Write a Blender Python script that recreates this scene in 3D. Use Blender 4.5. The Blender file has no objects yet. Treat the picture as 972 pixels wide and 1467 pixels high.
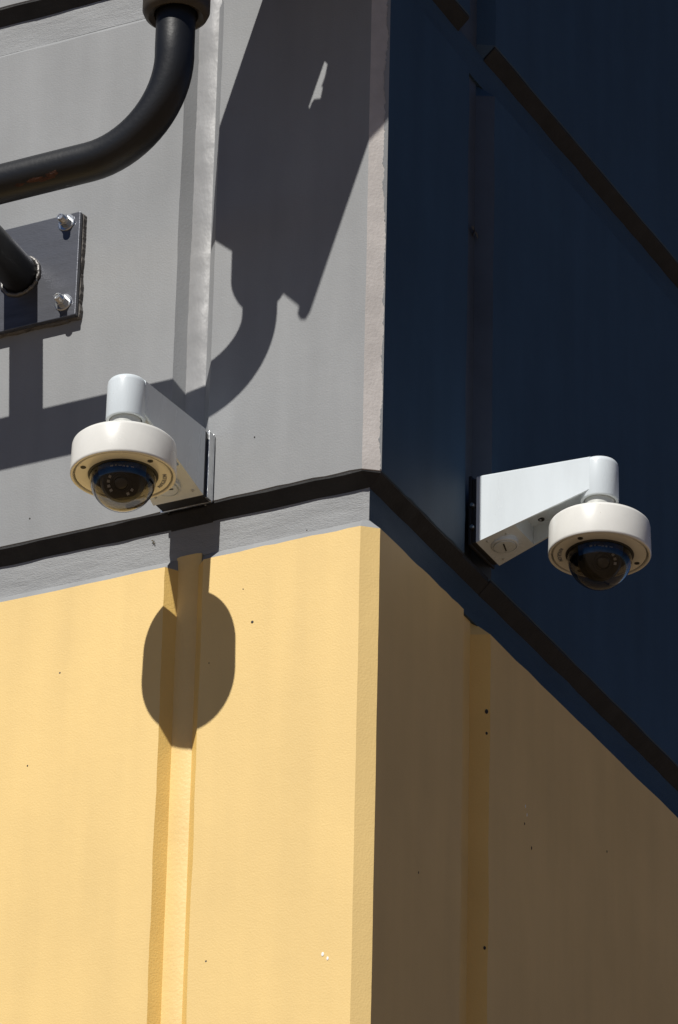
import bpy, bmesh, math, random
from mathutils import Vector, Matrix
random.seed(7)
S = bpy.context.scene
COL = S.collection
# ------------------------------------------------------------------ camera
cd = bpy.data.cameras.new('camera'); cam = bpy.data.objects.new('camera', cd); COL.objects.link(cam)
R = ((0.8956, 0.4444, 0.0208), (0.1926, -0.4293, 0.8824), (0.4011, -0.7862, -0.4701))   # right, up, back
rx = Vector(R[0]).normalized(); bk = Vector(R[2]); bk = (bk - rx*bk.dot(rx)).normalized(); up = bk.cross(rx)
m = Matrix((rx, up, bk)).transposed().to_4x4(); m.translation = Vector((3.0920, -6.1977, -3.7602)); cam.matrix_world = m
cd.sensor_fit = 'VERTICAL'; cd.sensor_height = 36; cd.lens = 187.15; cd.clip_start = .1; cd.clip_end = 2000
S.camera = cam
# ------------------------------------------------------------------ sky, sun, exposure
TOSUN = Vector((-.06, -1, 1.2)).normalized()
w = bpy.data.worlds.new('World'); S.world = w; w.use_nodes = True
nt = w.node_tree; bg = nt.nodes['Background']; sk = nt.nodes.new('ShaderNodeTexSky')
sk.sky_type = 'NISHITA'; sk.sun_disc = False; sk.sun_elevation = math.asin(TOSUN.z); sk.sun_rotation = math.atan2(TOSUN.x, TOSUN.y)
sk.air_density = .45; sk.dust_density = 0.0; sk.ozone_density = 6.0; sk.altitude = 300
nt.links.new(sk.outputs[0], bg.inputs[0]); bg.inputs[1].default_value = .05
sl = bpy.data.lights.new('sun', 'SUN'); sl.energy = 5; sl.angle = math.radians(.5); sl.color = (1, .965, .905)
so = bpy.data.objects.new('sun', sl); COL.objects.link(so); so.rotation_euler = TOSUN.to_track_quat('Z', 'Y').to_euler()
S.view_settings.view_transform = 'Standard'; S.view_settings.look = 'None'; S.view_settings.exposure = .1; S.view_settings.gamma = 1
S.cycles.max_bounces = 8; S.cycles.transparent_max_bounces = 12

# ------------------------------------------------------------------ materials
def mat(name, col, rough=.6, metal=0, spec=.5, var=0., vscale=6, bump=0., bscale=300, bump2=0., b2scale=40, specks=0., spk_scale=45, col2=None, stretch=None, speck_col=(.06, .05, .04), coat=0, wear=0):
    M = bpy.data.materials.new(name); M.use_nodes = True
    n = M.node_tree.nodes; l = M.node_tree.links; p = n['Principled BSDF']
    p.inputs['Base Color'].default_value = (*col, 1); p.inputs['Roughness'].default_value = rough
    p.inputs['Metallic'].default_value = metal; p.inputs['Specular IOR Level'].default_value = spec
    p.inputs['Coat Weight'].default_value = coat; p.inputs['Coat Roughness'].default_value = .12
    tc = n.new('ShaderNodeTexCoord'); vec = tc.outputs['Object']
    if stretch:
        mp = n.new('ShaderNodeMapping'); mp.inputs['Scale'].default_value = stretch
        l.new(vec, mp.inputs[0]); svec = mp.outputs[0]
    else: svec = vec
    cur = None
    if var or col2:
        a = n.new('ShaderNodeTexNoise'); a.inputs['Scale'].default_value = vscale; a.inputs['Detail'].default_value = 5; a.inputs['Roughness'].default_value = .62
        l.new(svec, a.inputs['Vector'])
        mx = n.new('ShaderNodeMix'); mx.data_type = 'RGBA'
        c2 = col2 or tuple(c*(1-var) for c in col); c1 = col if col2 else tuple(min(1, c*(1+var*.6)) for c in col)
        mx.inputs[6].default_value = (*c1, 1); mx.inputs[7].default_value = (*c2, 1)
        mr = n.new('ShaderNodeMapRange'); mr.inputs[1].default_value = .35 if not col2 else .5; mr.inputs[2].default_value = .65 if not col2 else .62
        l.new(a.outputs['Fac'], mr.inputs[0]); l.new(mr.outputs[0], mx.inputs[0]); cur = mx.outputs[2]
        rr = n.new('ShaderNodeMapRange'); rr.inputs[3].default_value = max(0, rough-.08); rr.inputs[4].default_value = min(1, rough+.08)
        l.new(a.outputs['Fac'], rr.inputs[0]); l.new(rr.outputs[0], p.inputs['Roughness'])
    if specks:
        v = n.new('ShaderNodeTexVoronoi'); v.inputs['Scale'].default_value = spk_scale; l.new(vec, v.inputs['Vector'])
        lt = n.new('ShaderNodeMath'); lt.operation = 'LESS_THAN'; lt.inputs[1].default_value = .075
        l.new(v.outputs['Distance'], lt.inputs[0])
        sx = n.new('ShaderNodeSeparateColor'); l.new(v.outputs['Color'], sx.inputs[0])
        g = n.new('ShaderNodeMath'); g.operation = 'LESS_THAN'; g.inputs[1].default_value = specks; l.new(sx.outputs[0], g.inputs[0])
        mu = n.new('ShaderNodeMath'); mu.operation = 'MULTIPLY'; l.new(lt.outputs[0], mu.inputs[0]); l.new(g.outputs[0], mu.inputs[1])
        mx2 = n.new('ShaderNodeMix'); mx2.data_type = 'RGBA'; mx2.inputs[6].default_value = (*col, 1); mx2.inputs[7].default_value = (*speck_col, 1)
        if cur: l.new(cur, mx2.inputs[6])
        l.new(mu.outputs[0], mx2.inputs[0]); cur = mx2.outputs[2]
    if cur: l.new(cur, p.inputs['Base Color'])
    if wear:
        mp2 = n.new('ShaderNodeMapping'); mp2.inputs['Scale'].default_value = (9, 9, .9); l.new(vec, mp2.inputs[0])
        w1 = n.new('ShaderNodeTexNoise'); w1.inputs['Scale'].default_value = 2.2; w1.inputs['Detail'].default_value = 6; l.new(mp2.outputs[0], w1.inputs['Vector'])
        w2 = n.new('ShaderNodeTexNoise'); w2.inputs['Scale'].default_value = 1.7; w2.inputs['Detail'].default_value = 4; l.new(vec, w2.inputs['Vector'])
        av = n.new('ShaderNodeMath'); av.operation = 'MULTIPLY_ADD'; av.inputs[1].default_value = 1; l.new(w1.outputs['Fac'], av.inputs[0]); l.new(w2.outputs['Fac'], av.inputs[2])
        mr2 = n.new('ShaderNodeMapRange'); mr2.inputs[1].default_value = .72; mr2.inputs[2].default_value = 1.28; mr2.inputs[3].default_value = 1+wear*.5; mr2.inputs[4].default_value = 1-wear; l.new(av.outputs[0], mr2.inputs[0])
        vm = n.new('ShaderNodeVectorMath'); vm.operation = 'SCALE'; l.new(mr2.outputs[0], vm.inputs['Scale'])
        if cur: l.new(cur, vm.inputs[0])
        else: vm.inputs[0].default_value = col
        l.new(vm.outputs[0], p.inputs['Base Color'])
    nrm = None
    for st, sc, det in ((bump2, b2scale, 3), (bump, bscale, 2)):
        if st:
            t = n.new('ShaderNodeTexNoise'); t.inputs['Scale'].default_value = sc; t.inputs['Detail'].default_value = det
            l.new(svec if stretch else vec, t.inputs['Vector'])
            b = n.new('ShaderNodeBump'); b.inputs['Strength'].default_value = st; b.inputs['Distance'].default_value = .002
            l.new(t.outputs['Fac'], b.inputs['Height'])
            if nrm: l.new(nrm, b.inputs['Normal'])
            nrm = b.outputs[0]
    if nrm: l.new(nrm, p.inputs['Normal'])
    return M

YEL, GRY = (.765, .545, .215), (.255, .262, .268)
M_yel = mat('yellow_paint', YEL, .55, wear=.07, var=.05, vscale=3, bump=.15, bscale=330, bump2=.10, b2scale=60, specks=.012)
M_gry = mat('grey_paint', GRY, .6, wear=.12, spec=.35, var=.06, vscale=4, bump=.15, bscale=330, bump2=.10, b2scale=60, specks=.012)
M_gry_shade = mat('shade_tinted_grey', (.032, .066, .112), .6, wear=.16, spec=.35, var=.06, vscale=4, bump=.15, bscale=330, bump2=.10, b2scale=60, specks=.012)  # grey paint of the right wall with its shade put into the colour
M_soffit_shade = mat('painted_soffit_shade', (.0095, .009, .0095), .75, var=.25, vscale=25, bump=.4, bscale=200)  # near-black colour painting the shade beneath the panel edges
M_ret = mat('deep_yellow_coat', (.76, .51, .155), .55, var=.06, vscale=5, bump=.25, bscale=330)
M_band = mat('grey_trowelled_band', GRY, .6, spec=.35, var=.10, vscale=7, bump=.5, bscale=260, bump2=.9, b2scale=16, specks=.03, stretch=(1, 1, 3.5))
M_jgry = mat('grey_joint_sealant', (.262, .264, .268), .45, var=.14, vscale=9, bump2=.8, b2scale=45, stretch=(1, 1, .6))
M_jyel = mat('yellow_joint_sealant', (.77, .55, .22), .5, var=.07, vscale=8, bump=.2, bscale=200, bump2=.3, b2scale=30)
M_strip = mat('bare_corner_mortar', (.47, .44, .42), .75, var=.14, vscale=14, bump=.2, bscale=240, bump2=.12, b2scale=60)
M_joint_shade = mat('shade_tinted_sealant', (.062, .075, .098), .5, var=.15, vscale=9, bump2=.4, b2scale=45)  # right-wall sealant and returns, colour darkened to stand for that side's shade
M_band_shade = mat('shade_tinted_band', (.031, .062, .104), .6, spec=.35, var=.10, vscale=7, bump=.4, bscale=260, bump2=.5, b2scale=16, specks=.03, stretch=(1, 1, 3.5))  # same grey band, right-wall shade mixed into its colour
M_core = mat('concrete_core', (.2, .19, .18), .8, var=.1)
M_roof = mat('roofing_felt', (.08, .08, .08), .85, var=.15)
M_ground = mat('asphalt', (.15, .102, .057), .85, var=.2, vscale=2, bump=.5, bscale=60)
M_black = mat('black_pipe_paint', (.009, .010, .0125), .42, spec=.38, var=.25, vscale=14, bump=.12, bscale=180)
M_rust = mat('rust_patch', (.06, .022, .010), .9, var=.5, vscale=90, bump=.6, bscale=300)
M_plate = mat('anodised_plate', (.105, .11, .128), .36, metal=.55, var=.22, vscale=10, bump=.1, bscale=150, stretch=(1, 1, 6))
M_zinc = mat('zinc_bolt', (.62, .64, .66), .3, metal=1, var=.15, vscale=60)
M_weld = mat('weld_bead', (.16, .155, .15), .5, metal=.8, bump2=.8, b2scale=160)
M_grout = mat('rough_grout', (.13, .12, .11), .9, var=.4, vscale=50, bump=.8, bscale=140)
M_collar = mat('bronze_collar', (.05, .04, .027), .5, spec=.4, var=.3, vscale=20)
M_white = mat('white_camera_paint', (.63, .685, .72), .26, spec=.5, specks=.04, spk_scale=150, speck_col=(.4, .38, .33), var=.06, vscale=16, bump=.05, bscale=420, stretch=(1, 1, .25))
M_cream = mat('cream_camera_housing', (.70, .695, .66), .25, spec=.5, specks=.06, spk_scale=170, speck_col=(.35, .31, .25), var=.06, vscale=14, bump=.05, bscale=420)
M_neck = mat('grey_swivel_neck', (.52, .53, .50), .4, var=.1, vscale=40)
M_dark = mat('dark_rubber', (.012, .012, .013), .6)
M_hole = mat('screw_recess', (.02, .018, .016), .6)
M_turret = mat('black_turret', (.012, .012, .014), .32, var=.3, vscale=30)
M_lens = mat('lens_glass', (.006, .006, .012), .04, spec=1.0, coat=1)
M_blue = mat('blue_band', (.02, .14, .50), .3, var=.4, vscale=60)
M_mark = mat('pale_tint', (.65, .74, .85), .5)
M_led = mat('led_square', (.92, .92, .90), .35)
M_print = mat('logo_print', (.10, .12, .19), .6)
M_silver = mat('bright_flashing', (.72, .73, .74), .3, metal=1, var=.2, vscale=40, bump2=.6, b2scale=70)
M_bug = mat('insect_body', (.03, .022, .012), .6)
M_wing = mat('insect_wing', (.10, .085, .05), .4)
M_chip = mat('white_chip', (.85, .84, .82), .7)
M_glass = mat('clear_bubble', (.50, .49, .48), .012); _p = M_glass.node_tree.nodes['Principled BSDF']
_p.inputs['Transmission Weight'].default_value = 1; _p.inputs['IOR'].default_value = 1.32

# ------------------------------------------------------------------ helpers
def thing(name, label, cat, loc=(0, 0, 0), rotz=0, group=None):
    o = bpy.data.objects.new(name, None); COL.objects.link(o); o.location = loc; o.rotation_euler = (0, 0, rotz)
    o.empty_display_size = .1; o['label'] = label; o['category'] = cat
    if group: o['group'] = group
    return o
def mesh_obj(name, verts, faces, m, parent=None, smooth=None, label=None, world=False):
    """world=True: vertices are world coordinates and the parent is unrotated"""
    if world and parent is not None: verts = [Vector(v) - parent.location for v in verts]
    me = bpy.data.meshes.new(name); me.from_pydata([tuple(v) for v in verts], [], faces); me.update()
    bm = bmesh.new(); bm.from_mesh(me); bmesh.ops.recalc_face_normals(bm, faces=bm.faces); bm.to_mesh(me); bm.free()
    return link(name, me, m, parent, smooth, label)
def link(name, me, m, parent=None, smooth=None, label=None):
    me.materials.append(m)
    o = bpy.data.objects.new(name, me); COL.objects.link(o)
    if parent: o.parent = parent
    if smooth:
        for p in me.polygons: p.use_smooth = True
        me.set_sharp_from_angle(angle=math.radians(smooth))
    if label: o['label'] = label
    return o
def bm_obj(name, bm, m, parent=None, smooth=None, label=None):
    me = bpy.data.meshes.new(name); bmesh.ops.recalc_face_normals(bm, faces=bm.faces); bm.to_mesh(me); bm.free()
    return link(name, me, m, parent, smooth, label)
def add_box(bm, c, s, bev=0, rot=None):
    r = bmesh.ops.create_cube(bm, size=1); vs = r['verts']
    bmesh.ops.scale(bm, vec=s, verts=vs)
    if bev:
        es = list({e for v in vs for e in v.link_edges}); q = bmesh.ops.bevel(bm, geom=es, offset=bev, segments=2, affect='EDGES', profile=.6); vs = [v for v in {*vs, *q['verts']} if v.is_valid]
        vs = list({v for f in q['faces'] for v in f.verts} | set(vs))
        comp = set(vs); st = list(vs)
        while st:
            v = st.pop()
            for e in v.link_edges:
                o = e.other_vert(v)
                if o not in comp: comp.add(o); st.append(o)
        vs = list(comp)
    if rot is not None: bmesh.ops.transform(bm, matrix=rot, verts=vs)
    bmesh.ops.translate(bm, vec=c, verts=vs); return vs
def lathe(bm, prof, seg=64, mtx=None, close=False):
    """prof: (radius, z) list turned about z"""
    rings = []
    for r, z in prof:
        if r < 1e-6: rings.append([bm.verts.new((0, 0, z))])
        else: rings.append([bm.verts.new((r*math.cos(2*math.pi*k/seg), r*math.sin(2*math.pi*k/seg), z)) for k in range(seg)])
    pairs = list(zip(rings, rings[1:])) + ([(rings[-1], rings[0])] if close else [])
    for a, b in pairs:
        for k in range(seg):
            k2 = (k+1) % seg
            if len(a) == 1 and len(b) == 1: continue
            if len(a) == 1: bm.faces.new((a[0], b[k], b[k2]))
            elif len(b) == 1: bm.faces.new((a[k], b[0], a[k2]))
            else: bm.faces.new((a[k], b[k], b[k2], a[k2]))
    if mtx is not None: bmesh.ops.transform(bm, matrix=mtx, verts=[v for r in rings for v in r])
def tube(bm, pts, r, seg=32, caps=True):
    pts = [Vector(p) for p in pts]; rings = []; nprev = None
    for i, p in enumerate(pts):
        t = (pts[min(i+1, len(pts)-1)] - pts[max(i-1, 0)]).normalized()
        if nprev is None: nprev = t.orthogonal().normalized()
        nprev = (nprev - t*nprev.dot(t)).normalized(); b = t.cross(nprev)
        rr = r[i] if isinstance(r, (list, tuple)) else r
        rings.append([bm.verts.new(p + (nprev*math.cos(2*math.pi*k/seg) + b*math.sin(2*math.pi*k/seg))*rr) for k in range(seg)])
    for a, b in zip(rings, rings[1:]):
        for k in range(seg): bm.faces.new((a[k], a[(k+1) % seg], b[(k+1) % seg], b[k]))
    if caps: bm.faces.new(rings[0][::-1]); bm.faces.new(rings[-1])
def align(d, loc=(0, 0, 0)):
    m = Vector(d).to_track_quat('Z', 'Y').to_matrix().to_4x4(); m.translation = Vector(loc); return m

# ------------------------------------------------------------------ ground and building
def plane_sheet(name, s, z, m):
    return mesh_obj(name, [(-s, -s, z), (s, -s, z), (s, s, z), (-s, s, z)], [(0, 1, 2, 3)], m)
GZ = -5.36
g = plane_sheet('ground', 600, GZ, M_ground); g['kind'] = 'structure'

DR = .022                        # depth of the horizontal reveal
GL, GR = .018, .027              # depth of the vertical joints on the two faces
bld = thing('building', 'corner building with grey upper panels, tinted dark blue for shade at right, over yellow panels', 'building', (0, 0, GZ))

def panel(name, st, zt, zb, m, et=.02, eb=.02, top='reveal', bot='reveal', label=None, seed=0, zfine=(-1.0, 1.1), step_t=0, step_b=0, xstep=.02, jag=.0006, back=.07):
    """st: stations (front_xy, inner_xy at depth DR, depth, own xy if recessed) ordered along the face.
    Each station is (f, d): f(depth)->(x,y), d = its own minimum depth."""
    rnd = random.Random(seed)
    # subdivide stations
    fin = []
    for (f0, d0), (f1, d1) in zip(st, st[1:]):
        a, b = Vector(f0(d0)), Vector(f1(d1)); n = 1
        if d0 == 0 and d1 == 0:
            L = (a-b).length; n = max(1, min(60, int(L/xstep)))
        for k in range(n):
            t = k/n
            fin.append((lambda d, f0=f0, f1=f1, t=t: tuple(Vector(f0(d)).lerp(Vector(f1(d)), t)), d0 if k == 0 else 0, k == 0))
    fin.append((st[-1][0], st[-1][1], True))
    zs = [zb, zt]; z = zfine[0]
    while z < zfine[1]:
        if zb+.006 < z < zt-.006: zs.append(z)
        z += .014
    zs = sorted(zs)
    rows = []                     # (z, depth, edge?)
    rows.append((zb - eb if bot == 'reveal' else zb, back, False))
    if bot == 'reveal': rows.append((zb - eb, DR, False))
    for z in zs: rows.append((z, 0, z in (zb, zt)))
    if top == 'reveal': rows.append((zt + et, DR, False))
    rows.append((zt + et if top == 'reveal' else zt, back, False))
    zmax = max(zs); V = []; W = len(fin) + 2
    def dzt(x): return (step_t if z >= zmax - 1e-6 else step_b if z <= zs[0] + 1e-6 else 0) if x < -.0325 and zs[0] > -.05 else 0
    ns = len(fin)
    jr = [[rnd.gauss(0, jag) for _ in range(ns)] for _ in rows]
    jc = [[sum(jr[min(max(r+k, 0), len(rows)-1)][c] for k in range(-3, 4))*.42 for c in range(ns)] for r in range(len(rows))]
    for ri, (z, d, edge) in enumerate(rows):
        f, d0, _ = fin[0]; q0 = f(max(back, d)); V.append((*q0, z + dzt(q0[0])))
        for si, (f, dd, key) in enumerate(fin):
            x, y = f(max(d, dd)); zz = z + dzt(x)
            if edge: zz += jr[ri][si]
            elif key and d == 0 and 0 < si < ns-1:
                q = jc[ri][si]*(.25 if x > -.2 and y < .1 else .7); x += q; y += q*.2
            V.append((x, y, zz))
        f, d0, _ = fin[-1]; V.append((*f(max(back, d)), z))
    F = []
    for r in range(len(rows)-1):
        for s in range(W-1):
            a = r*W + s; F.append((a, a+1, a+W+1, a+W))
    return mesh_obj(name, V, F, m, bld, label=label, world=True, smooth=22)

def fl(x, dx=0):                  # station on the left wall (plane y = 0)
    return lambda d: (x, d)
XR = -.010                        # plane of the right wall
def fr(y):
    return lambda d: (XR - d, y)
cA = lambda d: (-.033 - d*.40, d)
cB = lambda d: (XR - d, .019 + d*.25)
LEFT_FAR = [(fl(-3.2), 0), (fl(-.360), 0), (fl(-.3465), GL)]
CORNER = [(fl(-.3125), GL), (fl(-.295), 0), (cA, 0), (cB, 0), (fr(.308), 0), (fr(.324), GR)]
RIGHT_FAR = [(fr(.388), GR), (fr(.404), 0), (fr(3.2), 0)]
GRY_SHADE = M_gry_shade
def corner_faces(o, m_left, m_strip, m_right):
    """the corner unit carries its own coats: left face, mitred edge strip, right face in its shade tint"""
    me = o.data; me.materials.clear()
    for q in (m_left, m_strip, m_right): me.materials.append(q)
    for p in me.polygons:
        n = p.normal
        c = p.center
        if c.x < -.0340: i = 0
        elif c.y > .0192: i = 2
        else: i = 1
        p.material_index = i
ZL = (-.085, .012)
LT, LB = 1.0125, .914            # upper reveal on the left wall
RT, RB = .990, .892
# yellow storey
oy1 = panel('yellow_panel', LEFT_FAR, ZL[0], GZ+.02, M_yel, et=.021, bot='flat', seed=1)
oy2 = panel('yellow_panel', CORNER, ZL[0], GZ+.02, M_yel, et=.021, bot='flat', seed=2)
oy3 = panel('yellow_panel', RIGHT_FAR, ZL[0], GZ+.02, M_yel, et=.021, bot='flat', seed=3)
def coat_returns(o, m=None):
    me = o.data; me.materials.append(m or M_ret)
    for p in me.polygons:
        n = p.normal; c = p.center
        if abs(n.z) < .3 and abs(n.x) > .3 and abs(n.y) > .3 and not (-.0345 < c.x < -.008 and c.y + GZ*0 < .0195): p.material_index = 1
for o, m in ((oy1, M_gry), (oy2, M_gry), (oy3, M_band_shade)):
    coat_returns(o); me = o.data; me.materials.append(m); me.materials.append(M_band_shade)   # the sill above the yellow carries the upper grey, shade-tinted on the right
    for p in me.polygons:
        if p.normal.z > .35: p.material_index = 3 if p.normal.x > .35 and p.normal.y > -.2 else 2
# grey storey
panel('grey_panel', LEFT_FAR, LB, ZL[1], M_gry, seed=4)
o = panel('grey_panel', CORNER, RB, ZL[1], M_gry, seed=5, step_t=LB-RB, label='grey corner panel with a bare pinkish edge strip')
corner_faces(o, M_gry, M_strip, GRY_SHADE)
g1 = panel('shade_tinted_panel', RIGHT_FAR, RB, ZL[1], GRY_SHADE, seed=6)
# storey above
panel('grey_panel', LEFT_FAR, 2.1, LT, M_gry, top='flat', seed=7)
o = panel('grey_panel', CORNER, 2.1, RT, M_gry, top='flat', seed=8, step_b=LT-RT)
corner_faces(o, M_gry, M_strip, GRY_SHADE)
panel('shade_tinted_panel', RIGHT_FAR, 2.1, RT, GRY_SHADE, top='flat', seed=9)
coat_returns(g1, M_joint_shade)
# recessed bands between the storeys (their back faces)
def band(name, pts, z0, z1, m, depth=.05):
    fine = []
    for a, b in zip(pts, pts[1:]):
        L = math.dist(a, b); k = max(1, min(80, int(L/.03)))
        for i in range(k): fine.append((a[0]+(b[0]-a[0])*i/k, a[1]+(b[1]-a[1])*i/k))
    fine.append(pts[-1])
    rn = random.Random(len(fine)); P = []
    for (x, y) in fine:
        q = rn.gauss(0, .0003)
        if y < .0235: f, b = (x, y + q), (min(x, -.052), y + .03)
        else: f, b = (x + q, y), (x - .03, max(y, .054))
        P.append((f, b))
    return strip_solid(name, [[(*f, z0), (*f, (z0+z1)/2), (*f, z1), (*b, z1), (*b, z0)] for f, b in P], m)
def strip_solid(name, rings, m, smooth=None):
    n = len(rings[0]); V = [v for r in rings for v in r]; F = []
    for i in range(len(rings)-1):
        for k in range(n): F.append((i*n+k, i*n+(k+1) % n, (i+1)*n+(k+1) % n, (i+1)*n+k))
    F += [tuple(range(n)), tuple(range((len(rings)-1)*n, len(rings)*n))]
    return mesh_obj(name, V, F, m, bld, world=True, smooth=smooth)
e = .0012
band('reveal_band', [(-3.2, DR-e), (-.0418, DR-e), (-.0320+e, .0234)], ZL[0]+.0195, ZL[1]-.0185, M_band)
band('reveal_band', [(-.0320+e, .0237), (-.0320+e, 3.2)], ZL[0]+.0195, ZL[1]-.0185, M_band_shade)
band('reveal_band', [(-3.2, DR-e), (-.2, DR-e)], LB+.0195, LT-.0185, M_band)
band('reveal_band', [(-.0320+e, .06), (-.0320+e, 3.2)], RB+.0195, RT-.0185, M_band_shade)
# dark strips added as painted shade on the undersides of the upper panels
def soffit_shade(pts, z, ins):
    P = []
    for a, b in zip(pts, pts[1:]):
        L = math.dist(a[0], b[0]); k = max(1, min(90, int(L/.025)))
        for i in range(k):
            t = i/k; P.append(tuple(tuple(Vector(p).lerp(Vector(q), t)) for p, q in zip(a, b)))
    P.append(pts[-1]); rn = random.Random(11); rings = []
    for f, b in P:
        j = rn.gauss(0, .0006); f2 = Vector(f).lerp(Vector(b), .06)
        rings.append([(*f2, z-.0044+j), (*b, z-.0238+j*.5), (*b, z-.0165), (*f2, z+.003)])
    return strip_solid('soffit_shade_strip', rings, M_soffit_shade)
def LP(x): return ((x, 0), (x, DR-.001))
def RP(y): return ((XR, y), (XR-DR+.001, y))
CP = [((-.033, 0), (-.0418, DR-.001)), ((XR, .019), (XR-DR+.001, .0245))]
soffit_shade([LP(-3.2), LP(-.3605)], ZL[1], 0)
soffit_shade([LP(-.2945), *CP, RP(.3075)], ZL[1], 0)
soffit_shade([RP(.4045), RP(3.2)], ZL[1], 0)
soffit_shade([((XR-.0025, .305), (XR-DR-.001, .305)), ((XR-.0025, .407), (XR-DR-.001, .407))], ZL[1]-.0012, 0)
soffit_shade([LP(-3.2), LP(-.3605)], LT, 0)
soffit_shade([((-.363, .0035), (-.363, DR-.001)), ((-.292, .0035), (-.292, DR-.001))], ZL[1]-.0025, 0)
soffit_shade([RP(.06), RP(.3075)], RT, 0)
soffit_shade([RP(.4045), RP(3.2)], RT, 0)
# sealant in the vertical joints
def sealant(name, pts, z0, z1, m, seed, bead=0.):
    rnd = random.Random(seed); K = len(pts)
    n = max(2, min(220, int((z1-z0)/.012)))
    wob = 0; rings = []
    for i in range(n+1):
        z = z0 + (z1-z0)*i/n; wob = wob*.8 + rnd.gauss(0, 1)*bead*.5; ring = []
        for j, (x, y, nx, ny) in enumerate(pts):
            k = wob*(1 if 0 < j < K-1 else .0) + (rnd.gauss(0, bead*.25) if 0 < j < K-1 else 0)
            ring.append((x+nx*k, y+ny*k, z))
        for j in (K-1, 0): ring.append((pts[j][0]-pts[j][2]*.03, pts[j][1]-pts[j][3]*.03, z))
        rings.append(ring)
    return strip_solid(name, rings, m, 50)
def jl(w0, w1, d): 
    return [(w0-.004, d+.001, 0, -1), (w0+.003, d-.0015, 0, -1), ((w0+w1)/2, d-.002, 0, -1), (w1-.003, d-.0015, 0, -1), (w1+.004, d+.001, 0, -1)]
def jr(y0, y1, d):
    X = XR-d
    return [(X-.001, y0-.004, 1, 0), (X+.0015, y0+.003, 1, 0), (X+.002, (y0+y1)/2, 1, 0), (X+.0015, y1-.003, 1, 0), (X-.001, y1+.004, 1, 0)]
sealant('joint_sealant', jl(-.3465, -.3125, GL), GZ+.02, ZL[0]+.022, M_jyel, 1, .0003)
sealant('joint_sealant', jl(-.3465, -.3125, GL), ZL[1]-.006, 2.1, M_jgry, 2, .0009)
sealant('joint_sealant', jr(.324, .388, GR), GZ+.02, ZL[0]+.020, M_jyel, 3, .0003)
sealant('joint_sealant', jr(.324, .388, GR), ZL[1]-.006, 2.1, M_joint_shade, 4, .0005)
# body behind the panels and flat roof
mesh_obj('core', [(x, y, z) for z in (GZ, 2.05) for x, y in ((-3.2, .056), (-.08, .056), (-.066, .075), (-.066, 3.2), (-3.2, 3.2))],
         [(0, 1, 2, 3, 4), (5, 6, 7, 8, 9)] + [(i, (i+1) % 5, 5+(i+1) % 5, 5+i) for i in range(5)], M_core, bld, world=True)
bm = bmesh.new(); add_box(bm, (-1.6, 1.6, 2.16 - GZ), (3.3, 3.3, .10), .01); bm_obj('roof', bm, M_roof, bld)
# ragged coat edge of the right face lapping onto the corner strip
rn = random.Random(21); rings = []; wv = 0; ca, cb = Vector((-.033, 0, 0)), Vector((XR, .019, 0)); cn = Vector((.636, -.772, 0)); ct = (ca-cb).normalized()
for i in range(260):
    z = .013 + i*.0034; wv = wv*.9 + rn.gauss(0, .0007); up_w = .0042*min(1, max(0, (z-.25)/.5))
    wd = max(.0006, .0016 + up_w + wv + rn.gauss(0, .0005)); p = cb + ct*wd
    rings.append([(*(cb + cn*.0009)[:2], z), (*(p + cn*.0009)[:2], z), (*(p - cn*.002)[:2], z), (*(cb - cn*.002)[:2], z)])
strip_solid('paint_lap', rings, M_gry)
# small drilled holes and marks
def dot(name, p, nrm, r, m, sq=1):
    bm = bmesh.new(); lathe(bm, [(0, -.002), (r, -.002), (r, .0004), (r*.7, .0007), (0, .0007)], 12, align(nrm, Vector(p)-bld.location) @ Matrix.Diagonal((1, sq, 1, 1)))
    return bm_obj(name, bm, m, bld)
dot('drill_hole', (-.2089, 0, -.2082), (0, -1, 0), .0022, M_hole)
dot('drill_hole', (-.2260, 0, -.150), (0, -1, 0), .0009, M_hole)
for x, z, r in ((-.5807, -.3718, .0011), (-.2792, -.2619, .0008), (-.60, .05, .0012), (-.215, .105, .0012)):
    dot('pinhole', (x, 0, z), (0, -1, 0), r, M_hole, 1.3)
for y, z, r in ((.4015, -.2155, .0026), (.4025, -.2520, .0022), (.4020, -.606, .0020), ):
    dot('drill_hole', (XR-.004, y-.0005, z), (.51, -.86, 0), r, M_hole, 1.5)
for y, z, r in ((.5322, -.3486, .0012), (.5581, -.3787, .0016), (.8439, -.2658, .0012), (.1647, -.5815, .0011)):
    dot('pinhole', (XR, y, z), (1, 0, 0), r, M_hole, 1.8)
dot('white_chip', (-.0787, 0, -.7636), (0, -1, 0), .0022, M_chip, 1.5); dot('white_chip', (-.0707, 0, -.7714), (0, -1, 0), .0018, M_chip, 1.6)
for y, z in ((.535, -.318), (.541, -.33)): dot('white_chip', (XR, y, z), (1, 0, 0), .0011, M_chip, 2.6)
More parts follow.
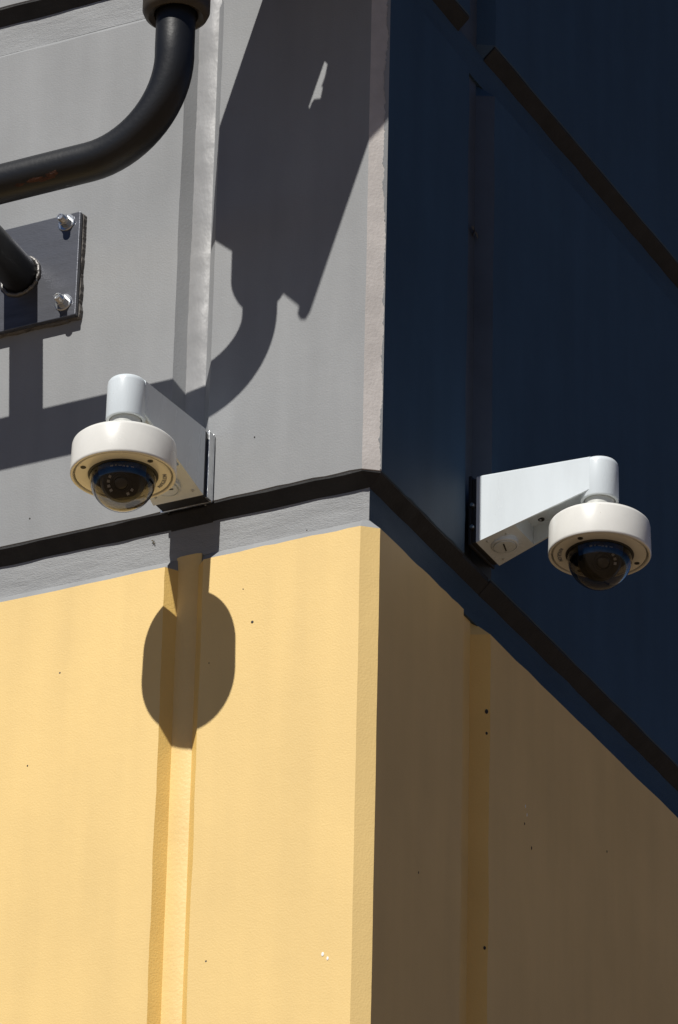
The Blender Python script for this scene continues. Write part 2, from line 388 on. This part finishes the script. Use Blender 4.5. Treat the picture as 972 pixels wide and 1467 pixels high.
# ------------------------------------------------------------------ dome cameras
def dome_camera(name, label, loc, rotz, spacer, lens_dir, led_arc, text_ang, screw_angs, plate_silver, sx=1):
    """local frame: wall plane y=0, camera sticks out along -y, z=0 at the housing's lower rim"""
    t = thing(name, label, 'security camera', loc, rotz, 'dome security cameras on wall brackets')
    A = -.2                                   # distance of the dome axis from the wall
    ax = Matrix.Translation((0, A, 0))
    # arm: sides, top and recessed underside
    y0 = -spacer; zb, zt_ = .043, .160; hw0, hw1 = .0425, .0293
    bm = bmesh.new()
    yk = y0 - .050                            # where the flat underside ends
    ye = A + .004
    zend = .102
    def hw(y): return hw0 + (hw1-hw0)*(y-y0)/(ye-y0)
    def zbot(y): return zb + (zend-zb)*(y-y0)/(ye-y0)
    ys = [y0, y0-.006, yk, ye]
    outer = {}
    for i, y in enumerate(ys):
        h = hw(y)
        outer[i] = [bm.verts.new((-h, y, zbot(y))), bm.verts.new((-h, y, zt_-.004)), bm.verts.new((-h+.004, y, zt_)), bm.verts.new((h-.004, y, zt_)), bm.verts.new((h, y, zt_-.004)), bm.verts.new((h, y, zbot(y)))]
    for i in range(3):
        a, b = outer[i], outer[i+1]
        for k in range(5): bm.faces.new((a[k], b[k], b[k+1], a[k+1]))
    bm.faces.new(outer[0]); bm.faces.new(outer[3][::-1])
    # underside: rim 3.5 mm wide, then recess 14 mm up
    rim = .0035
    o_l = [outer[i][0] for i in range(4)]; o_r = [outer[i][5] for i in range(4)]
    def inner(y, s, up): return bm.verts.new((s*(hw(y)-rim), y, zbot(y)+up))
    yi = [y0-.003, y0-.020, yk-.012, ye]
    il = [inner(y, -1, 0) for y in yi]; ir = [inner(y, 1, 0) for y in yi]
    for i in range(3):
        bm.faces.new((o_l[i], o_l[i+1], il[i+1], il[i])); bm.faces.new((o_r[i], ir[i], ir[i+1], o_r[i+1]))
    bm.faces.new((o_l[0], il[0], ir[0], o_r[0]))
    bm.faces.new((il[0], il[1], ir[1], ir[0])); bm.faces.new((il[1], il[2], ir[2], ir[1]))
    ul = [inner(yk-.012, -1, .030), inner(ye, -1, .016)]; ur = [inner(yk-.012, 1, .030), inner(ye, 1, .016)]
    bm.faces.new((il[2], ul[0], ur[0], ir[2])); bm.faces.new((ul[0], ul[1], ur[1], ur[0]))
    bm.faces.new((il[2], il[3], ul[1], ul[0])); bm.faces.new((ir[2], ur[0], ur[1], ir[3]))
    arm = bm_obj('bracket_arm', bm, M_white, t, smooth=25)
    # conduit plug on the underside near the wall
    yc = y0 - .030; pn = Vector((0, -(zend-zb)/(y0-ye)*-1, -1)); sl_ = (zend-zb)/(ye-y0)
    bm = bmesh.new(); pm = Matrix.Translation((-.004*sx, yc, zbot(yc))) @ Matrix.Rotation(math.atan(sl_)*.4, 4, 'X')
    lathe(bm, [(0.0215, .012), (.0215, -.004), (.0195, -.0052), (.0192, -.0036), (.0176, -.0036), (.0170, -.0062), (0, -.0066)], 40, pm)
    plug = bm_obj('conduit_plug', bm, M_white, t, smooth=35)
    bm = bmesh.new(); add_box(bm, (0, 0, -.0066), (.0215, .0022, .0012), 0, Matrix.Rotation(.25, 4, 'Z')); bmesh.ops.transform(bm, matrix=pm, verts=bm.verts)
    bm_obj('slot', bm, M_hole, plug)
    for (px, py, r) in ((.022, yk-.030, .0052), (-.020, yk-.024, .0048), (.031, y0-.012, .0022), (-.031, y0-.014, .0022), (-.026, y0-.043, .002)):
        q = (py-(yk-.012))/(ye-(yk-.012)); zc = zbot(py) + (.030 + (.016-.030)*q if q > 0 else 0)
        bm = bmesh.new(); lathe(bm, [(r, .012), (r, -.0010), (r*.62, -.0016), (r*.55, .0), (0, .0)], 20, Matrix.Translation((px, py, zc)))
        bm_obj('screw', bm, M_hole if r > .003 else M_neck, t, smooth=35)
    # tube at the arm's end
    bm = bmesh.new(); lathe(bm, [(0, .1602), (.021, .1602), (.0262, .1588), (.0286, .1555), (.0293, .151), (.0296, .0945), (.0288, .0925), (.0245, .0925), (.0245, .106), (0, .106)], 64, ax)
    bm_obj('bracket_tube', bm, M_white, t, smooth=40)
    bm = bmesh.new(); lathe(bm, [(.0232, .105), (.0232, .0690), (.0262, .0660), (.0275, .054), (.0262, .0500)], 56, ax)
    bm_obj('swivel_neck', bm, M_neck, t, smooth=35)
    # housing drum with rolled rims
    bm = bmesh.new()
    lathe(bm, [(.015, .0545), (.066, .0545), (.0735, .0533), (.0765, .0505), (.0775, .047), (.0785, .004), (.0783, .0012), (.0772, 0), (.0748, 0), (.0738, .001), (.0736, .010), (.05, .010)], 112, ax)
    bm_obj('housing', bm, M_cream, t, smooth=40)
    bm = bmesh.new()
    lathe(bm, [(.0712, .0095), (.0712, .0022), (.0704, .0012), (.0535, .0006), (.0520, .0014), (.0520, .0095)], 96, ax)
    face = bm_obj('face_plate', bm, M_cream, t, smooth=40)
    for a in screw_angs:
        x, y = .0625*math.cos(a), .0625*math.sin(a)
        bm = bmesh.new(); lathe(bm, [(.0042, .006), (.0042, .0003), (.0030, -.0001), (.0024, .0006), (0, .0006)], 18, Matrix.Translation((x, y+A, 0)))
        bm_obj('screw', bm, M_hole, face, smooth=35)
    # lettering printed on the face plate
    word = 'AVIGILON'
    cu = bpy.data.curves.new('lettering', 'FONT'); cu.body = word; cu.size = .0088; cu.align_x = 'CENTER'; cu.align_y = 'CENTER'; cu.extrude = .00015; cu.space_character = 1.12
    tmp = bpy.data.objects.new('tmp', cu); COL.objects.link(tmp)
    dg = bpy.context.evaluated_depsgraph_get(); me = bpy.data.meshes.new_from_object(tmp.evaluated_get(dg)); bpy.data.objects.remove(tmp)
    # bend along the ring, facing down
    for v in me.vertices:
        a = text_ang - v.co.x/.0622; r = .0617 - v.co.y
        v.co = Vector((r*math.cos(a), A + r*math.sin(a), .0004 - v.co.z))
    link('lettering', me, M_print, face)
    # gasket and bubble
    bm = bmesh.new(); lathe(bm, [(.0520, .009), (.0520, .0004), (.0495, -.0008), (.0478, .0010), (.0478, .009)], 80, ax); bm_obj('gasket', bm, M_dark, t, smooth=40)
    bm = bmesh.new()
    def dome(r, rz, z0): return [(r, z0), (r, -.004)] + [(r*math.cos(a), -.004-rz*math.sin(a)) for a in [math.pi/2*k/20 for k in range(1, 20)]] + [(0, -.004-rz)]
    prof = dome(.0492, .0505, .006) + dome(.0474, .0487, .006)[::-1]
    lathe(bm, prof, 72, ax, close=True); bub = bm_obj('bubble', bm, M_glass, t, smooth=60)
    # inside: dark liner with a blue band, ball turret, lens, leds
    bm = bmesh.new(); lathe(bm, [(.0476, .004), (.0470, .0098), (0, .0098)], 48, ax); bm_obj('liner', bm, M_dark, t, smooth=40)
    ld = Vector(lens_dir).normalized(); c0 = Vector((0, A, -.006)); rt = .0340
    bm = bmesh.new()
    hp = [(0, -rt)] + [(rt*math.cos(a), rt*math.sin(a)) for a in [math.radians(-75+15*k) for k in range(0, 8)]]
    cutz = rt*math.sin(math.radians(30))
    prof = hp + [(rt*math.cos(math.radians(38)), rt*math.sin(math.radians(38))), (.0232, .0222), (.0215, .0230), (.0150, .0230), (.0145, .0262), (.0110, .0268), (.0104, .0235), (0, .0228)]
    lathe(bm, prof, 56, align(ld, c0)); tur = bm_obj('turret', bm, M_turret, t, smooth=35)
    bm = bmesh.new(); lathe(bm, [(.0102, .0240), (.0088, .0264), (.0055, .0276), (0, .0280)], 32, align(ld, c0)); bm_obj('lens', bm, M_lens, tur, smooth=60)
    fm = align(ld, c0)
    for k, a in enumerate(led_arc):
        bm = bmesh.new(); add_box(bm, (.0188, 0, .0240), (.0040, .0038, .0018), 0)
        bmesh.ops.transform(bm, matrix=fm @ Matrix.Rotation(a, 4, 'Z'), verts=bm.verts); bm_obj('led', bm, M_led, tur)
    # curved blue band inside the bubble, with pale marks
    bm = bmesh.new(); n = 26
    for i in range(n+1):
        a = math.radians(-10 + 200*i/n) + (0.0)
        for r, z in ((.0405, .003), (.0445, -.0135)):
            pass
    ring = []
    a0, a1 = BAND_ARC
    for i in range(n+1):
        a = a0 + (a1-a0)*i/n; ring.append([bm.verts.new((r*math.cos(a), A + r*math.sin(a), z)) for r, z in ((.0470, -.0005), (.0466, -.0090), (.0448, -.0170), (.0438, -.0168), (.0456, -.0088), (.0460, -.0005))])
    for p, q in zip(ring, ring[1:]):
        for k in range(6): bm.faces.new((p[k], q[k], q[(k+1) % 6], p[(k+1) % 6]))
    bm.faces.new(ring[0]); bm.faces.new(ring[-1][::-1])
    bband = bm_obj('bubble_band', bm, M_blue, t, smooth=40)
    rn = random.Random(5)
    for k in range(6):
        a = (a0+a1)/2 + (k-2.5)*.13 + rn.uniform(-.02, .02); bm = bmesh.new(); add_box(bm, (.0467, 0, -.0075 + rn.uniform(-.001, .001)), (.0008, rn.uniform(.002, .005), rn.uniform(.0012, .0026)))
        bmesh.ops.transform(bm, matrix=ax @ Matrix.Rotation(a, 4, 'Z'), verts=bm.verts); bm_obj('pale_mark', bm, M_mark, bband)
    # mounting hardware between arm and wall
    bm = bmesh.new(); add_box(bm, (0, -spacer*.5-.0005, .1), (.080, spacer-.004, .112), .002); bm_obj('gasket_block', bm, M_dark, t)
    if plate_silver:
        bm = bmesh.new(); add_box(bm, (.0415, -.010, .101), (.004, .018, .114), .0008); add_box(bm, (0, -.0035, .101), (.0875, .004, .116), .0008); bm_obj('flashing_plate', bm, M_silver, t)
    else:
        bm = bmesh.new(); add_box(bm, (0, -.0015, .1), (.088, .005, .120), .001); pl = bm_obj('back_plate', bm, M_dark, t)
        for z in (.070, .108):
            bm = bmesh.new(); lathe(bm, [(0, .004), (.003, .004), (.0036, .001), (.0036, -.002)], 16, align((-1, 0, 0), (-.043, -.006, z))); bm_obj('screw', bm, M_zinc, pl, smooth=35)
    return t
BAND_ARC = (math.radians(248), math.radians(345))
dome_camera('dome_camera', 'white dome camera on a sunlit bracket beside the grey joint, under the black pipe', (-.3255, 0, -.0363), 0, .030,
            (.30, -.72, -.62), [math.radians(d) for d in (150, 172, 194, 216, 300, 325)], math.radians(40), (math.radians(229), math.radians(338), math.radians(100)), True)
BAND_ARC = (math.radians(160), math.radians(252))
dome_camera('dome_camera', 'white dome camera hung right of the building corner against the grey wall tinted dark for shade', (-.010, .3665, -.0080), math.pi/2, .012,
            (-.62, -.50, -.60), [math.radians(d) for d in (0, 22, 44, 66)], math.radians(116), (math.radians(176), math.radians(319), math.radians(55)), False)

# ------------------------------------------------------------------ gooseneck pipe, plate and floodlight
arm = thing('gooseneck_pipe', 'black bent steel pipe curving out from a bolted wall plate at upper left', 'pipe', (-.630, 0, .480))
def loc(p): return Vector(p) - arm.location
YP = -.27
RB_ = .150; xb = -.2295
bm = bmesh.new(); tube(bm, [loc((-.630, -.0172, .479)), loc((-.630, -.12, .486)), loc((-.630, -.250, .493))], .0302, 40); bm_obj('pipe_stub', bm, M_black, arm, smooth=50)
ZP, YL = .493, -.250
pts = [(-1.25, YL, ZP), (-.9, YL, ZP), (-.6, YL, ZP), (-.42, YL, ZP)]
for k in range(0, 19):
    a = math.pi/2*k/18; pts.append((xb - RB_ + RB_*math.sin(a), YL + (YP-YL)*(k/18)**1.5, ZP + RB_ - RB_*math.cos(a)))
pts += [(xb, YP, .66), (xb, YP, .74)]
bm = bmesh.new(); tube(bm, [loc(p) for p in pts], .0302, 40); bm_obj('pipe', bm, M_black, arm, smooth=50)
bm = bmesh.new(); add_box(bm, loc((-.630, -.0130, .4785)), (.204, .009, .1865), .0012); pl = bm_obj('wall_plate', bm, M_plate, arm)
bm = bmesh.new(); n = 40; rn = random.Random(3)
V = []; F = []
for zside in (0, 1):
    pass
ol = []
n = 90
_e = [0]
def edge_noise():
    _e[0] = _e[0]*.85 + rn.gauss(0, .0005); return .0018 + _e[0]
cx, cz, hx, hz = -.630, .4785, .1018, .0934
for k in range(n): ol.append((cx - hx + 2*hx*k/n, cz - hz - edge_noise()))
for k in range(n): ol.append((cx + hx + edge_noise(), cz - hz + 2*hz*k/n))
for k in range(n): ol.append((cx + hx - 2*hx*k/n, cz + hz + edge_noise()*.4))
for k in range(n): ol.append((cx - hx - edge_noise(), cz + hz - 2*hz*k/n))
va = [bm.verts.new(loc((x, -.0082, z))) for x, z in ol]; vb = [bm.verts.new(loc((x + (.0012 if x > cx else -.0012), .001, z))) for x, z in ol]
for k in range(len(ol)): bm.faces.new((va[k], va[(k+1) % len(ol)], vb[(k+1) % len(ol)], vb[k]))
bm.faces.new(va)
bm_obj('grout_bed', bm, M_grout, arm, smooth=60)
bm = bmesh.new(); ringp = []
for k in range(61):
    a = 2*math.pi*k/60; rr = .0335 + rn.uniform(-.0008, .0008); ringp.append(loc((-.630 + rr*math.cos(a), -.0190 + rn.uniform(-.0006, .0006), .478 + rr*math.sin(a))))
tube(bm, ringp, [.0034 + .0006*math.sin(k*2.1) + rn.uniform(-.0005, .0005) for k in range(61)], 8, False); bm_obj('weld_bead', bm, M_weld, arm, smooth=60)
for bx, bz in ((-.5518, .5563), (-.5500, .4113), (-.708, .5563), (-.708, .4113)):
    c = loc((bx, -.0175, bz)); bm = bmesh.new()
    lathe(bm, [(.0145, -.001), (.0148, .0012), (.0135, .0022), (.006, .0024)], 32, align((0, -1, 0), c)); wsh = bm_obj('washer', bm, M_zinc, arm, smooth=30)
    bm = bmesh.new(); lathe(bm, [(.0098, .0022), (.0098, .0108), (.0088, .0118), (.004, .0118)], 6, align((0, -1, 0), c)); bm_obj('nut', bm, M_zinc, arm)
    bm = bmesh.new()
    prof = [(.0062, .011)]
    for q in range(5): prof += [(.0068, .0120 + q*.0018), (.0061, .0129 + q*.0018)]
    prof += [(.0062, .0212), (.0050, .0224), (.0036, .0224), (.0030, .0215), (0, .0215)]
    lathe(bm, prof, 20, align((0, -1, 0), c)); bm_obj('stud', bm, M_zinc, arm, smooth=30)
# rust blisters under the horizontal run (thin scabs hugging the pipe)
def scab(xc, ang, ln, wd, axis='x'):
    bm = bmesh.new(); nn = 14; vs = []
    rn2 = random.Random(int(xc*1e4)); ctr = None
    for k in range(nn):
        a = 2*math.pi*k/nn; q = rn2.uniform(.6, 1.15)
        x = xc + ln*q*math.cos(a); th = ang + wd*q*math.sin(a)
        vs.append(bm.verts.new(loc((x, YL + .03035*math.sin(th)*-1, ZP + .03035*math.cos(th)))))
    c = bm.verts.new(loc((xc, YL - .0308*math.sin(ang), ZP + .0308*math.cos(ang))))
    for k in range(nn): bm.faces.new((vs[k], vs[(k+1) % nn], c))
    bm_obj('rust_patch', bm, M_rust, arm)
scab(-.462, 2.38, .015, .13); scab(-.432, 2.33, .012, .2); scab(-.490, 2.45, .010, .1); scab(-.446, 2.5, .013, .1)

fl_ = thing('floodlight', 'dark floodlight head on a round collar at the top of the black pipe', 'floodlight', (xb, YP, .70))
def fl_loc(p): return Vector(p) - fl_.location
bm = bmesh.new(); lathe(bm, [(.031, .012), (.034, .004), (.042, .0), (.048, .004), (.0515, .012), (.0520, .09), (.047, .105), (0, .105)], 56); bm_obj('collar', bm, M_collar, fl_, smooth=40)
P1 = Vector((-.328, -.300, .843)); bx = Vector((.7471, -.6647, 0)).normalized(); ux = Vector((.494, .5554, .6689)); ux = (ux - bx*ux.dot(bx)).normalized(); nx = bx.cross(ux)
outl = [(0, 0), (.0585, .0035), (.1629, .0008), (.210, .0002), (.2123, -.0081), (.2205, -.0115), (.2285, -.0085), (.2317, .0026), (.2287, .2129), (.2277, .405), (-.0560, .405), (-.0529, .2761), (-.0472, .1136)]
hole = [(.099, .2592), (.1076, .2582), (.117, .219), (.1062, .2137), (.1039, .2075), (.1042, .1997), (.0999, .2015)]
bm = bmesh.new()
def pl3(a, b, h): return fl_loc(P1 + bx*a + ux*b + nx*h)
ov = [bm.verts.new(pl3(a, b, 0)) for a, b in outl]; hv = [bm.verts.new(pl3(a, b, 0)) for a, b in hole]
es = [bm.edges.new((ov[i], ov[(i+1) % len(ov)])) for i in range(len(ov))] + [bm.edges.new((hv[i], hv[(i+1) % len(hv)])) for i in range(len(hv))]
r = bmesh.ops.triangle_fill(bm, edges=es, use_beauty=True, use_dissolve=False)
fs = [f for f in bm.faces]
ex = bmesh.ops.extrude_face_region(bm, geom=fs); bmesh.ops.translate(bm, vec=nx*.004, verts=[v for v in ex['geom'] if isinstance(v, bmesh.types.BMVert)])
bm_obj('lamp_head', bm, M_collar, fl_)
rotm = Matrix((bx, ux, nx)).transposed().to_4x4()
bm = bmesh.new(); add_box(bm, pl3(.045, .085, -.045), (.11, .12, .075), .006, rotm); bm_obj('driver_box', bm, M_collar, fl_)
for k in range(7):
    bm = bmesh.new(); add_box(bm, pl3(-.02 + k*.036, .315, .016), (.006, .16, .022), 0, rotm); bm_obj('cooling_fin', bm, M_collar, fl_)

# ------------------------------------------------------------------ insects and scraps on the wall
def insect(label, p, nrm, sc, ang):
    t = thing('insect', label, 'insect', p)
    mm = align(nrm) @ Matrix.Rotation(ang, 4, 'Z') @ Matrix.Scale(sc, 4)
    bm = bmesh.new(); tube(bm, [mm @ Vector(q) for q in ((-.012, 0, .002), (-.006, 0, .003), (0, 0, .0035), (.004, 0, .003), (.007, 0, .002))], [.0006*sc, .0013*sc, .0016*sc, .0014*sc, .0007*sc], 8); bm_obj('body', bm, M_bug, t, smooth=60)
    for s in (1, -1):
        vs = [mm @ Vector(q) for q in ((.001, s*.001, .004), (.003, s*.007, .005), (-.001, s*.013, .005), (-.005, s*.012, .005), (-.003, s*.005, .0045))]
        bm = bmesh.new(); a = [bm.verts.new(v) for v in vs]; f = bm.faces.new(a)
        e = bmesh.ops.extrude_face_region(bm, geom=[f]); bmesh.ops.translate(bm, vec=Vector(nrm)*.0002, verts=[v for v in e['geom'] if isinstance(v, bmesh.types.BMVert)])
        bm_obj('wing', bm, M_wing, t)
        for k in range(3):
            bm = bmesh.new(); tube(bm, [mm @ Vector(q) for q in ((.003-.002*k, s*.001, .003), (.004-.004*k, s*.005, .005), (.005-.005*k, s*.008, .0005))], .0003*sc, 5); bm_obj('leg', bm, M_bug, t)
    return t
insect('small dark insect clinging to the shaded joint above the right camera', (-.0338, .374, .626), (1, 0, 0), 1.0, 1.2)
insect('tiny dark insect on the grey ledge band just below the left camera', (-.392, .0195, -.026), (0, -1, 0), .33, .6)
